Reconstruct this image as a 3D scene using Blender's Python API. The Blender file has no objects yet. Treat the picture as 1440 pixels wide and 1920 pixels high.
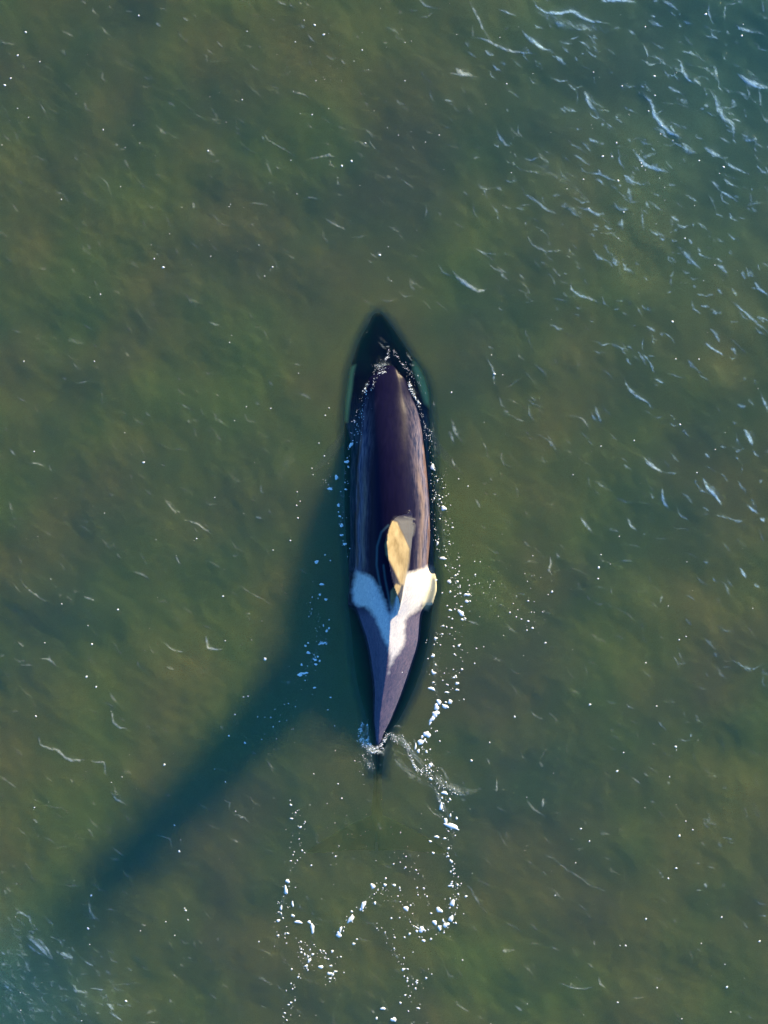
import bpy, math, random
import numpy as np
from mathutils import Vector

R = math.radians
random.seed(7)
rng = np.random.default_rng(11)
PPM = 125.0                     # photograph pixels per metre at the water surface


def W(px, py):
    return (px - 720.0) / PPM, (960.0 - py) / PPM


sc = bpy.context.scene
# ------------------------------------------------------------------ camera
cam_d = bpy.data.cameras.new("camera")
cam = bpy.data.objects.new("camera", cam_d)
sc.collection.objects.link(cam)
CAM_Z = 30.0
cam.location = (0, 0, CAM_Z)
cam.rotation_euler = (0, 0, 0)
cam_d.sensor_fit = 'VERTICAL'
cam_d.sensor_height = 24.0
cam_d.lens = 24.0 * CAM_Z / (1920.0 / PPM)
cam_d.clip_end = 2000.0
sc.camera = cam

# ------------------------------------------------------------------ light
SUN_EL = 11.7
sun_vec = Vector((0.66, 0.75, 0)).normalized() * math.cos(R(SUN_EL)) + Vector((0, 0, math.sin(R(SUN_EL))))
w = bpy.data.worlds.new("World")
sc.world = w
w.use_nodes = True
nt = w.node_tree
bg = nt.nodes["Background"]
sky = nt.nodes.new("ShaderNodeTexSky")
sky.sky_type = 'NISHITA'
sky.sun_disc = False
sky.sun_elevation = R(SUN_EL)
sky.sun_rotation = math.atan2(sun_vec.x, sun_vec.y)
sky.air_density = 1.0
sky.dust_density = 0.6
sky.ozone_density = 3.0
tintn = nt.nodes.new("ShaderNodeMix")
tintn.data_type = 'RGBA'
tintn.blend_type = 'MULTIPLY'
tintn.inputs[0].default_value = 1.0
tintn.inputs[7].default_value = (.44, .90, 1.28, 1)
nt.links.new(sky.outputs[0], tintn.inputs[6])
nt.links.new(tintn.outputs[2], bg.inputs[0])
bg.inputs[1].default_value = 0.10
sun_d = bpy.data.lights.new("sun", 'SUN')
sun_d.energy = 5.0
sun_d.angle = R(7.0)
sun_d.color = (1.0, 0.77, 0.42)
sun = bpy.data.objects.new("sun", sun_d)
sc.collection.objects.link(sun)
sun.location = sun_vec * 40
sun.rotation_euler = sun_vec.to_track_quat('Z', 'Y').to_euler()

sc.view_settings.view_transform = 'Standard'
sc.view_settings.look = 'None'
sc.view_settings.exposure = 1.74
sc.view_settings.gamma = 1.0
sc.view_settings.use_curve_mapping = False

sc.render.engine = 'CYCLES'
cy = sc.cycles
cy.use_denoising = True
cy.denoiser = 'OPENIMAGEDENOISE'
cy.max_bounces = 8
cy.volume_bounces = 2
cy.transparent_max_bounces = 12
cy.diffuse_bounces = 2
cy.glossy_bounces = 2
cy.caustics_reflective = False
cy.caustics_refractive = False
cy.sample_clamp_indirect = 4.0


# ------------------------------------------------------------------ helpers
def tag(o, label=None, cat=None, group=None, kind=None):
    if label:
        o["label"] = label
    if cat:
        o["category"] = cat
    if group:
        o["group"] = group
    if kind:
        o["kind"] = kind
    return o


def mesh_np(name, verts, quads=None, tris=None, smooth=True):
    me = bpy.data.meshes.new(name)
    verts = np.asarray(verts, np.float32)
    me.vertices.add(len(verts))
    me.vertices.foreach_set("co", verts.ravel())
    q = np.asarray(quads, np.int32).reshape(-1, 4) if quads is not None and len(quads) else np.zeros((0, 4), np.int32)
    t = np.asarray(tris, np.int32).reshape(-1, 3) if tris is not None and len(tris) else np.zeros((0, 3), np.int32)
    idx = np.concatenate([q.ravel(), t.ravel()])
    n = len(q) + len(t)
    me.loops.add(len(idx))
    me.loops.foreach_set("vertex_index", idx)
    me.polygons.add(n)
    starts = np.concatenate([np.arange(len(q)) * 4, len(q) * 4 + np.arange(len(t)) * 3]).astype(np.int32)
    me.polygons.foreach_set("loop_start", starts)
    me.polygons.foreach_set("use_smooth", np.full(n, smooth))
    me.update(calc_edges=True)
    me.validate()
    return me


def link(name, me, mat, parent=None):
    o = bpy.data.objects.new(name, me)
    sc.collection.objects.link(o)
    if mat:
        me.materials.clear()
        me.materials.append(mat)
    if parent:
        o.parent = parent
    return o


def attr(me, name, vals):
    a = me.attributes.new(name, 'FLOAT', 'POINT')
    a.data.foreach_set("value", np.asarray(vals, np.float32))


class NT:
    def __init__(self, name):
        self.m = bpy.data.materials.new(name)
        self.m.use_nodes = True
        self.t = self.m.node_tree
        self.t.nodes.clear()
        self.out = self.n("ShaderNodeOutputMaterial")

    def n(self, typ, **kw):
        nd = self.t.nodes.new(typ)
        for k, v in kw.items():
            setattr(nd, k, v)
        return nd

    def l(self, a, b):
        self.t.links.new(a, b)

    def noise(self, scale, detail=4, rough=.55, vec=None, dist=0.0):
        nd = self.n("ShaderNodeTexNoise")
        nd.inputs["Scale"].default_value = scale
        nd.inputs["Detail"].default_value = detail
        nd.inputs["Roughness"].default_value = rough
        nd.inputs["Distortion"].default_value = dist
        if vec is not None:
            self.l(vec, nd.inputs["Vector"])
        return nd

    def mapr(self, sock, a, b, c=0.0, d=1.0):
        nd = self.n("ShaderNodeMapRange")
        self.l(sock, nd.inputs[0])
        for i, v in zip((1, 2, 3, 4), (a, b, c, d)):
            nd.inputs[i].default_value = v
        return nd.outputs[0]

    def math(self, op, a, b=None):
        nd = self.n("ShaderNodeMath", operation=op)
        for i, v in ((0, a), (1, b)):
            if v is None:
                continue
            if isinstance(v, (int, float)):
                nd.inputs[i].default_value = v
            else:
                self.l(v, nd.inputs[i])
        return nd.outputs[0]

    def mix(self, f, a, b):
        nd = self.n("ShaderNodeMix", data_type='RGBA')
        if isinstance(f, (int, float)):
            nd.inputs[0].default_value = f
        else:
            self.l(f, nd.inputs[0])
        for i, v in ((6, a), (7, b)):
            if isinstance(v, tuple):
                nd.inputs[i].default_value = (*v, 1)
            else:
                self.l(v, nd.inputs[i])
        return nd.outputs[2]

    def mapping(self, scale, rot=0.0):
        tc = self.n("ShaderNodeTexCoord")
        mp = self.n("ShaderNodeMapping")
        self.l(tc.outputs["Object"], mp.inputs[0])
        mp.inputs["Scale"].default_value = scale
        mp.inputs["Rotation"].default_value = (0, 0, rot)
        return mp.outputs[0]

    def stretched(self, ang, sy):
        """object coordinates turned so that ang lies along x, then squeezed across: grain runs along ang"""
        v = self.mapping((1, 1, 1), ang)
        mp = self.n("ShaderNodeMapping")
        self.l(v, mp.inputs[0])
        mp.inputs["Scale"].default_value = (1, sy, 1)
        return mp.outputs[0]

    def attr(self, name):
        nd = self.n("ShaderNodeAttribute")
        nd.attribute_name = name
        return nd.outputs["Fac"]


# ------------------------------------------------------------------ ripple crests (photo pixels)
CRESTS = []


def crests(ox, oy, s, items):
    for it in items:
        pts, wd, inten = it[0], it[1], it[2]
        CRESTS.append(([(ox + u * s, oy + v * s) for u, v in pts], wd * s, inten, it[3] if len(it) > 3 else 0))


crests(840, 0, .41667, [
    ([(95, 5), (130, 75), (150, 130), (190, 180)], 8, .6), ([(105, 165), (150, 175), (190, 190), (240, 215), (300, 235), (400, 245)], 9, .7),
    ([(225, 42), (270, 65), (310, 75)], 8, .7), ([(325, 125), (350, 165), (390, 195), (430, 220), (475, 235)], 14, .8),
    ([(380, 0), (400, 35), (440, 60), (510, 65), (560, 50), (600, 75), (640, 98), (730, 105)], 13, .9), ([(160, 225), (185, 245), (210, 250)], 10, .6),
    ([(235, 280), (265, 298)], 10, .4), ([(30, 305), (60, 335), (110, 340)], 13, .9), ([(60, 400), (85, 430)], 8, .3),
    ([(680, 5), (760, 5), (840, 10)], 14, .9), ([(960, 0), (1000, 20), (1035, 45)], 12, .45), ([(1280, 95), (1310, 130), (1370, 145), (1425, 160)], 10, .6),
    ([(1290, 0), (1330, 20)], 8, .4), ([(535, 365), (555, 395), (575, 412)], 9, .5), ([(608, 408), (625, 440), (645, 480), (670, 492)], 13, .85),
    ([(670, 490), (725, 500)], 5, .4), ([(1020, 265), (1045, 280), (1055, 320), (1080, 360), (1110, 380)], 10, .75), ([(960, 310), (990, 335), (1045, 352)], 7, .5),
    ([(880, 440), (910, 455), (925, 520), (960, 565), (1000, 600), (1050, 620)], 15, .9), ([(1040, 640), (1080, 680), (1120, 690)], 20, .5),
    ([(1150, 665), (1190, 690), (1240, 715)], 18, .6), ([(1240, 720), (1290, 760), (1360, 785)], 10, .6), ([(1305, 335), (1350, 370), (1400, 395), (1440, 400)], 18, .9),
    ([(1395, 400), (1410, 490)], 12, .4), ([(1170, 400), (1200, 440), (1215, 490), (1240, 540), (1280, 560), (1285, 625)], 16, .65),
    ([(765, 670), (770, 720), (795, 770)], 8, .5), ([(790, 790), (815, 815), (840, 835)], 16, .7), ([(830, 670), (860, 715), (890, 745), (940, 765), (1000, 775)], 13, .85),
    ([(860, 630), (890, 650), (930, 655)], 8, .4), ([(805, 620), (830, 640)], 12, .4), ([(740, 530), (800, 560)], 10, .35), ([(515, 770), (550, 790), (580, 800)], 8, .4),
    ([(620, 775), (680, 785), (740, 810), (770, 815)], 9, .5), ([(215, 575), (235, 620), (260, 655), (285, 662)], 10, .65), ([(290, 690), (310, 708)], 5, .5),
    ([(535, 625), (560, 650), (600, 670), (625, 695)], 10, .35), ([(280, 735), (330, 765), (390, 775), (450, 795)], 7, .35), ([(330, 845), (345, 880), (390, 905), (440, 940), (500, 970)], 11, .5),
    ([(585, 930), (630, 945), (670, 968), (710, 965)], 12, .6), ([(700, 920), (780, 950)], 8, .25), ([(210, 840), (240, 862)], 9, .6), ([(65, 855), (90, 890)], 8, .35),
    ([(345, 990), (350, 1020)], 6, .4), ([(350, 1045), (365, 1090), (400, 1120), (450, 1135), (520, 1130)], 10, .5), ([(105, 1105), (150, 1135), (215, 1175)], 8, .45),
    ([(215, 1195), (245, 1240), (280, 1270)], 10, .5), ([(285, 1290), (340, 1320), (390, 1322)], 4, .3), ([(20, 1215), (45, 1255), (90, 1290), (140, 1310), (180, 1300)], 13, .8),
    ([(550, 1260), (555, 1300), (590, 1330), (650, 1350), (695, 1372)], 8, .6), ([(865, 935), (875, 1000), (885, 1050)], 7, .4), ([(1210, 850), (1270, 885), (1310, 910)], 10, .65),
    ([(1385, 740), (1410, 775), (1440, 785)], 10, .6), ([(1030, 1110), (1080, 1160), (1140, 1215)], 16, .5), ([(880, 1240), (900, 1265)], 8, .4), ([(990, 1265), (1010, 1285)], 8, .35),
    ([(1030, 1270), (1090, 1275)], 7, .2), ([(1380, 1260), (1400, 1300), (1440, 1330)], 10, .8), ([(1265, 1340), (1320, 1395), (1370, 1440), (1440, 1500)], 10, .6),
    ([(1150, 1540), (1190, 1570), (1245, 1600)], 12, .6), ([(1270, 1520), (1345, 1590)], 6, .35), ([(565, 1410), (595, 1425)], 8, .4), ([(430, 1450), (460, 1460), (510, 1490)], 6, .4),
    ([(170, 1605), (190, 1640), (205, 1675), (211, 1745)], 7, .6), ([(905, 1630), (925, 1675)], 6, .7), ([(880, 1450), (930, 1530), (990, 1530)], 6, .25), ([(750, 1350), (800, 1360)], 8, .35)])
crests(840, 640, .41667, [
    ([(225, 245), (240, 290), (265, 302)], 8, .5), ([(905, 90), (925, 140)], 6, .75), ([(925, 160), (950, 180), (975, 190)], 10, .6),
    ([(790, 155), (810, 210), (850, 245), (900, 275), (920, 310)], 10, .6), ([(660, 290), (675, 330), (690, 370)], 10, .7), ([(570, 330), (610, 355), (640, 405)], 7, .5),
    ([(1330, 400), (1350, 430), (1370, 470)], 18, .8), ([(1060, 395), (1090, 435)], 6, .5), ([(1150, 500), (1180, 530)], 10, .5), ([(1145, 550), (1220, 600)], 7, .25),
    ([(875, 520), (900, 545), (935, 575), (970, 590)], 12, .95), ([(970, 590), (1040, 595)], 8, .35), ([(960, 660), (965, 710), (995, 760)], 11, .7), ([(800, 715), (960, 740)], 5, .2),
    ([(1150, 620), (1165, 660), (1200, 695), (1225, 740)], 10, 1.0), ([(1350, 740), (1395, 775)], 9, .8), ([(1400, 795), (1425, 815)], 12, .6), ([(1400, 850), (1420, 910)], 5, .4),
    ([(1270, 800), (1340, 815)], 5, .5), ([(595, 790), (620, 830), (650, 865)], 10, .7), ([(800, 790), (820, 830), (850, 855)], 7, .75), ([(625, 600), (640, 660)], 5, .4),
    ([(535, 490), (560, 510)], 8, .4), ([(2, 400), (25, 460)], 14, .5), ([(20, 525), (28, 565)], 5, .8), ([(155, 450), (175, 495)], 6, .5), ([(232, 585), (245, 612)], 5, .5),
    ([(125, 705), (145, 755)], 5, .65), ([(240, 490), (245, 540)], 5, .3), ([(460, 965), (460, 1000), (450, 1030), (465, 1055)], 7, .8), ([(530, 1020), (570, 1025), (630, 1050)], 6, .3),
    ([(1310, 1015), (1340, 1065)], 8, .9), ([(1375, 1090), (1400, 1110)], 10, .5), ([(960, 1140), (955, 1185)], 5, .5), ([(620, 1135), (640, 1170)], 5, .4),
    ([(750, 1190), (820, 1240), (830, 1290)], 8, .3), ([(1230, 1445), (1290, 1440), (1360, 1485), (1430, 1450)], 9, .4), ([(285, 1130), (310, 1165)], 7, .35),
    ([(90, 1255), (140, 1280)], 6, .7), ([(1410, 240), (1440, 320)], 12, .6), ([(870, 1480), (920, 1520)], 5, .25), ([(340, 390), (365, 430)], 6, .3), ([(640, 250), (700, 430)], 4, .2)])
crests(880, 1250, .3889, [
    ([(290, 215), (320, 240), (360, 260)], 6, .6), ([(375, 210), (430, 275)], 7, .4), ([(240, 405), (265, 450)], 8, .4), ([(80, 435), (100, 475)], 5, .6),
    ([(105, 590), (130, 600), (128, 540)], 5, .8), ([(20, 605), (60, 575)], 5, .35), ([(355, 630), (352, 680)], 9, .9), ([(270, 640), (310, 690), (365, 722)], 4, .65),
    ([(410, 700), (430, 712)], 5, .5), ([(780, 535), (830, 565)], 5, .7), ([(835, 505), (862, 530)], 7, .6), ([(950, 545), (965, 570)], 4, .5), ([(1065, 320), (1072, 338)], 6, .7),
    ([(960, 150), (1000, 190)], 9, .3), ([(880, 370), (900, 382)], 6, .4), ([(375, 875), (430, 950), (480, 985), (530, 1010), (570, 1050), (640, 1080), (648, 1130)], 6, .45),
    ([(5, 1080), (40, 1125), (60, 1160)], 6, .6), ([(170, 1235), (220, 1255), (245, 1280)], 5, .4), ([(280, 935), (305, 950)], 4, .5), ([(345, 985), (370, 1005)], 4, .4),
    ([(1130, 1045), (1145, 1065)], 7, .8), ([(1095, 1080), (1120, 1080)], 3, .5), ([(1330, 1070), (1345, 1110)], 8, .25), ([(1400, 1195), (1440, 1205)], 4, .5), ([(160, 1365), (180, 1380)], 8, .7),
    ([(390, 1340), (440, 1385)], 5, .5), ([(500, 1350), (512, 1395)], 4, .35), ([(570, 1430), (595, 1460)], 4, .4), ([(600, 1320), (605, 1350)], 4, .5), ([(565, 1190), (590, 1215)], 4, .4),
    ([(425, 1520), (490, 1545), (560, 1555), (610, 1545)], 5, .6), ([(620, 1490), (630, 1530), (655, 1550)], 6, .8), ([(780, 1600), (830, 1595), (855, 1585)], 4, .4),
    ([(215, 1630), (240, 1655), (265, 1660)], 6, .7), ([(495, 1640), (540, 1665), (545, 1690)], 4, .4), ([(40, 1680), (60, 1700)], 5, .5)])
crests(0, 1300, .3889, [
    ([(180, 200), (195, 250), (240, 268), (275, 275), (310, 310), (350, 325), (430, 325)], 9, .75), ([(430, 325), (500, 335), (505, 380), (522, 410)], 6, .7), ([(530, 460), (560, 515), (620, 538)], 6, .7),
    ([(535, 60), (545, 135), (580, 165), (630, 178)], 7, .8), ([(410, 60), (450, 95), (490, 110)], 12, .2), ([(0, 400), (40, 430), (80, 455)], 7, .6), ([(330, 400), (355, 435)], 9, .4),
    ([(215, 540), (300, 552), (340, 580)], 5, .4), ([(155, 600), (185, 630)], 7, .5), ([(160, 510), (185, 520)], 6, .4), ([(210, 690), (270, 725)], 5, .45), ([(440, 520), (460, 550)], 5, .4),
    ([(540, 740), (605, 788)], 4, .5), ([(740, 683), (820, 700), (830, 760)], 5, .5), ([(1055, 150), (1080, 175)], 4, .4), ([(1200, 280), (1245, 298)], 4, .4),
    ([(1075, 500), (1085, 525), (1105, 530), (1100, 570)], 5, .4), ([(1120, 580), (1180, 600), (1210, 635)], 4, .5), ([(960, 665), (1000, 670)], 8, .3), ([(1115, 700), (1150, 718)], 4, .6),
    ([(290, 925), (370, 932)], 5, .4), ([(15, 940), (30, 975)], 8, .4), ([(425, 985), (435, 1050), (460, 1085), (490, 1100)], 12, .5), ([(60, 1075), (95, 1055), (140, 1080), (160, 1140)], 9, .5),
    ([(70, 1080), (130, 1120)], 6, .3), ([(130, 1170), (165, 1200), (205, 1240), (245, 1290)], 15, .7), ([(150, 1190), (190, 1190), (230, 1240), (262, 1300)], 10, .6), ([(120, 1205), (165, 1235), (215, 1270)], 9, .5), ([(270, 1245), (320, 1265), (360, 1290)], 13, .75), ([(275, 1175), (310, 1220)], 5, .5),
    ([(395, 1290), (450, 1315)], 5, .7), ([(335, 1390), (370, 1435), (430, 1445)], 18, .5), ([(430, 1425), (510, 1432)], 5, .6), ([(20, 1410), (65, 1440)], 7, .6), ([(0, 1300), (30, 1310)], 10, .5),
    ([(0, 1245), (30, 1258)], 7, .6), ([(515, 1490), (550, 1525)], 9, .8), ([(520, 1530), (560, 1565), (600, 1590)], 7, .6), ([(690, 1585), (780, 1590)], 6, .5), ([(610, 1320), (635, 1345)], 5, .5),
    ([(810, 1340), (870, 1380)], 4, .5), ([(1090, 1300), (1160, 1350)], 4, .25), ([(1240, 1365), (1310, 1400)], 4, .5), ([(680, 1115), (705, 1128)], 4, .6), ([(790, 490), (830, 500)], 4, .4),
    ([(0, 1450), (120, 1560)], 14, .3)])
crests(0, 640, .5, [
    ([(30, 400), (60, 430)], 6, .65), ([(100, 455), (150, 462), (172, 472)], 4, .6), ([(615, 585), (640, 620), (670, 655)], 8, .6), ([(690, 670), (740, 685), (795, 725)], 5, .7),
    ([(775, 820), (800, 835), (830, 848)], 6, .5), ([(655, 800), (670, 825), (685, 845)], 6, .55), ([(490, 855), (530, 875), (565, 895)], 6, .6), ([(440, 790), (450, 820)], 4, .5),
    ([(70, 885), (105, 930), (150, 965), (185, 980)], 6, .6), ([(35, 890), (80, 945)], 5, .35), ([(310, 955), (345, 970), (365, 972)], 4, .7), ([(220, 945), (232, 960)], 8, .3), ([(440, 1010), (455, 1025)], 4, .4),
    ([(65, 1125), (90, 1150)], 8, .5), ([(150, 1190), (190, 1200), (215, 1220)], 5, .7), ([(178, 1178), (195, 1205)], 4, .6), ([(65, 1218), (130, 1212)], 4, .4), ([(0, 1180), (20, 1175)], 4, .5),
    ([(610, 1128), (650, 1158), (700, 1165)], 4, .6), ([(770, 1100), (780, 1150), (835, 1158)], 6, .8), ([(625, 1220), (655, 1235)], 5, .5), ([(960, 655), (980, 668)], 7, .8), ([(975, 530), (980, 565), (1000, 568)], 5, .5),
    ([(935, 600), (970, 600)], 3, .4), ([(880, 905), (930, 940), (970, 960), (1035, 998)], 5, .4), ([(920, 1018), (945, 1022)], 5, .4), ([(660, 233), (735, 266)], 3, .5), ([(1095, 88), (1130, 93)], 3, .4),
    ([(1000, 145), (1025, 170)], 10, .25), ([(230, 135), (255, 150)], 5, .4), ([(280, 155), (350, 152)], 4, .5), ([(0, 145), (15, 158)], 5, .4), ([(50, 200), (110, 235)], 4, .4), ([(805, 195), (825, 208)], 4, .4),
    ([(490, 495), (495, 525)], 4, .4), ([(1060, 370), (1110, 380)], 14, .2), ([(40, 670), (90, 665)], 8, .25)])
crests(0, 0, .5, [
    ([(305, 0), (325, 15)], 5, .5), ([(470, 42), (500, 48)], 5, .4), ([(595, 30), (625, 42)], 4, .5), ([(585, 90), (605, 102)], 6, .7), ([(680, 65), (720, 80)], 4, .5), ([(1115, 5), (1135, 15)], 5, .5),
    ([(1265, 215), (1300, 245)], 6, .4), ([(1010, 320), (1050, 335)], 7, .4), ([(1085, 345), (1120, 350), (1165, 365)], 8, .5), ([(140, 370), (160, 410), (185, 465)], 8, .35), ([(730, 430), (755, 440)], 8, .4),
    ([(660, 360), (700, 400), (740, 430)], 5, .2), ([(790, 445), (830, 450)], 5, .5), ([(430, 540), (445, 545)], 5, .7), ([(970, 485), (1010, 530), (1050, 550), (1110, 590)], 7, .4),
    ([(1150, 600), (1220, 585), (1280, 590)], 8, .5), ([(1225, 578), (1240, 585)], 7, .9), ([(360, 655), (400, 685), (425, 750)], 6, .3), ([(930, 760), (1010, 770)], 4, .5), ([(1215, 820), (1260, 845), (1300, 868)], 8, .6),
    ([(140, 1005), (180, 1010)], 5, .5), ([(780, 1205), (825, 1222)], 4, .6), ([(730, 1120), (735, 1170)], 5, .25), ([(990, 1235), (1000, 1275)], 6, .35), ([(10, 500), (40, 530)], 4, .4), ([(1370, 485), (1405, 525)], 5, .5),
    ([(1330, 570), (1360, 590)], 10, .3), ([(810, 835), (870, 850)], 5, .35), ([(1340, 270), (1400, 265)], 10, .25), ([(380, 150), (395, 165)], 6, .3), ([(0, 160), (30, 170)], 7, .25)])
# wake wisps beside the tail, and the ripples over the head
crests(600, 1150, .20833, [
    ([(640, 1030), (700, 1015), (745, 1030)], 5, .5), ([(690, 1070), (740, 1120), (790, 1190)], 9, .6), ([(655, 1200), (680, 1330), (760, 1380), (850, 1480), (960, 1540)], 9, .4), ([(780, 1290), (850, 1370), (900, 1425)], 12, .8),
    ([(900, 1425), (960, 1400), (1040, 1330)], 10, .5), ([(1080, 1370), (1130, 1450), (1185, 1530)], 6, .55), ([(900, 1430), (1000, 1480), (1080, 1530)], 10, .5), ([(1200, 1600), (1260, 1640), (1330, 1610)], 14, .45),
    ([(1120, 1220), (1190, 1280)], 12, .4), ([(1270, 1490), (1320, 1590)], 8, .3), ([(840, 1130), (860, 1180)], 6, .5), ([(960, 1540), (1060, 1590), (1120, 1615)], 10, .5), ([(1340, 70), (1430, 110)], 8, .5)])
crests(640, 560, .1389, [
    ([(360, 290), (400, 350)], 12, .35), ([(480, 490), (560, 560), (620, 590)], 26, .3), ([(490, 580), (560, 640), (620, 690)], 9, .5), ([(590, 640), (660, 655)], 8, .6), ([(870, 700), (880, 760), (940, 830), (980, 860)], 9, .5),
    ([(920, 885), (1000, 910)], 11, .7), ([(1100, 0), (1140, 70), (1230, 190)], 9, .35), ([(1080, 260), (1180, 320)], 8, .3), ([(1220, 700), (1350, 800)], 5, .2), ([(1230, 1390), (1265, 1440)], 6, .7)])
crests(400, 1400, .3889, [([(840, -10), (900, 30), (950, 60)], 6, .35), ([(730, 115 + 130), (775, 150 + 130)], 5, .35)])
crests(440, 1450, .3889, [
    ([(925, 150), (960, 190), (1010, 225)], 6, .5), ([(1110, 540), (1160, 580)], 6, .5), ([(1160, 600), (1190, 640), (1230, 700)], 4, .3), ([(1300, 720), (1380, 755)], 4, .3), ([(1040, 90), (1080, 95), (1120, 60)], 10, .4),
    ([(755, 860), (800, 905)], 6, .5), ([(830, 950), (870, 1000)], 6, .35), ([(650, 1135), (685, 1158)], 4, .6), ([(1050, 1095), (1140, 1160)], 4, .5), ([(1345, 1120), (1385, 1140)], 6, .6), ([(110, 980), (135, 1000)], 3, .5),
    ([(160, 1012), (185, 1020)], 3, .6), ([(400, 1098), (440, 1102)], 3, .5), ([(0, 210), (50, 215), (75, 245)], 4, .4), ([(150, 360), (185, 390)], 3, .4), ([(715, 762), (740, 800)], 6, .5), ([(1410, 420), (1438, 435)], 4, .4),
    ([(1290, 855), (1308, 862)], 8, .6), ([(1200, 400), (1235, 440)], 4, .25)])

# the orca's outline, read along its length
# py, ridge x, shoulder left, shoulder right, flank left, flank right, z top, z shoulder, z flank, z belly, ridge sharpness
ST_T = np.array([
    (584, 709, 706, 712, 704, 714, -.17, -.19, -.21, -.25, 0),
    (590, 709, 702, 717, 698, 720, -.12, -.16, -.22, -.36, 0),
    (606, 710, 697, 725, 690, 732, -.08, -.13, -.24, -.58, 0),
    (640, 714, 690, 740, 672, 756, -.045, -.10, -.23, -.82, 0),
    (672, 722, 690, 754, 662, 776, -.015, -.07, -.15, -.98, 0),
    (692, 730, 698, 752, 656, 790, .015, -.04, -.09, -1.02, .1),
    (712, 731, 690, 760, 653, 799, .07, .0, -.07, -1.05, 0),
    (745, 730, 684, 771, 648, 806, .15, .0, -.07, -1.1, 0),
    (780, 731, 679, 785, 646, 806, .25, .0, -.12, -1.14, 0),
    (850, 733, 673, 796, 645, 811, .42, .0, -.26, -1.18, 0),
    (900, 734, 669, 801, 645, 815, .49, .0, -.25, -1.18, 0),
    (960, 735, 667, 805, 646, 818, .54, .0, -.25, -1.16, 0),
    (1010, 736, 667, 806, 648, 819, .56, .0, -.25, -1.14, 0),
    (1060, 736, 666, 802, 652, 815, .56, .0, -.16, -1.10, .1),
    (1085, 736, 664, 804, 655, 818, .55, .04, -.01, -1.08, .2),
    (1105, 735, 664, 801, 655, 819, .53, .04, -.005, -1.06, .3),
    (1128, 734, 667, 795, 652, 813, .50, .03, -.01, -1.03, .5),
    (1155, 732, 674, 787, 655, 810, .46, .0, -.24, -.99, .8),
    (1200, 729, 689, 783, 660, 805, .39, .0, -.30, -.92, 1),
    (1250, 724, 698, 769, 665, 793, .31, .0, -.32, -.84, 1),
    (1300, 717, 703, 752, 674, 775, .20, .0, -.33, -.76, 1),
    (1350, 711, 702, 732, 687, 750, .12, .0, -.32, -.68, 1),
    (1385, 709, 704, 717, 694, 729, .04, -.02, -.30, -.62, .8),
    (1420, 708, 704, 713, 698, 720, -.09, -.14, -.34, -.60, .5),
    (1480, 707, 704, 711, 700, 716, -.26, -.31, -.44, -.62, .3),
    (1530, 706, 702, 711, 696, 717, -.44, -.47, -.53, -.64, 0),
    (1575, 706, 702, 710, 698, 714, -.53, -.55, -.58, -.63, 0),
    (1590, 706, 704, 708, 703, 709, -.56, -.57, -.58, -.60, 0)], float)


crests(0, 0, 1, [
    ([(686, 1362), (680, 1385), (692, 1408), (714, 1412), (728, 1396)], 10, .62), ([(728, 1378), (746, 1384), (764, 1404), (780, 1424), (806, 1446)], 12, .45),
    ([(736, 1398), (746, 1432), (776, 1458), (812, 1480)], 12, .32), ([(800, 1440), (830, 1470), (870, 1490), (905, 1480)], 16, .38), ([(686, 1420), (700, 1450)], 12, .30),
    ([(555, 835), (535, 870), (515, 905)], 26, .16), ([(716, 1450), (712, 1500)], 18, .12), ([(812, 1470), (822, 1500), (846, 1540)], 10, .4),
    ([(700, 690), (716, 684), (736, 686)], 6, .5), ([(690, 712), (684, 728), (678, 742)], 4, .4), ([(765, 712), (776, 738), (785, 760)], 5, .45),
    ([(846, 785), (852, 812), (866, 830)], 7, .5), ([(1330, 960), (1400, 985)], 6, .3), ([(980, 300), (1040, 330), (1120, 380)], 12, .2), ([(1000, 20), (1060, 50), (1150, 60)], 16, .3)])

crests(440, 1450, .3889, [
    ([(275, 430), (225, 640), (240, 760)], 22, .20), ([(340, 720), (380, 760), (350, 880), (300, 980)], 26, .20), ([(500, 780), (560, 690), (680, 560), (780, 560)], 20, .18),
    ([(830, 640), (900, 760), (1000, 740), (1060, 660), (1060, 540)], 28, .22), ([(1050, 420), (1050, 260), (1000, 100)], 20, .22), ([(420, 900), (480, 960)], 20, .2), ([(820, 940), (880, 1040)], 18, .18)])
crests(0, 0, 1, [
    ([(812, 900), (826, 960), (838, 1050), (862, 1130)], 9, .20), ([(816, 1190), (812, 1260), (824, 1320), (802, 1380)], 9, .22), ([(648, 850), (640, 930), (646, 1040)], 6, .16),
    ([(600, 1190), (592, 1230), (562, 1268)], 9, .22), ([(808, 770), (814, 830), (818, 880)], 5, .25), ([(880, 1100), (930, 1130), (990, 1170)], 12, .14)])

# ------------------------------------------------------------------ the water surface grid
FX, FY, ST = 6.7, 8.5, 0.0155


def axis(half):
    n = int(round(half / ST))
    core = np.arange(-n, n + 1) * ST
    out, x, s = [], core[-1], ST
    while x < 400.0:
        s *= 1.22
        x += s
        out.append(x)
    out = np.array(out)
    return np.concatenate([-out[::-1], core, out]), len(out), n


gx, px_pad, nx = axis(FX)
gy, py_pad, ny = axis(FY)
X, Y = np.meshgrid(gx, gy)
H = np.zeros_like(X)
PXW, PYW = X * PPM + 720, 960 - Y * PPM
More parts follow.
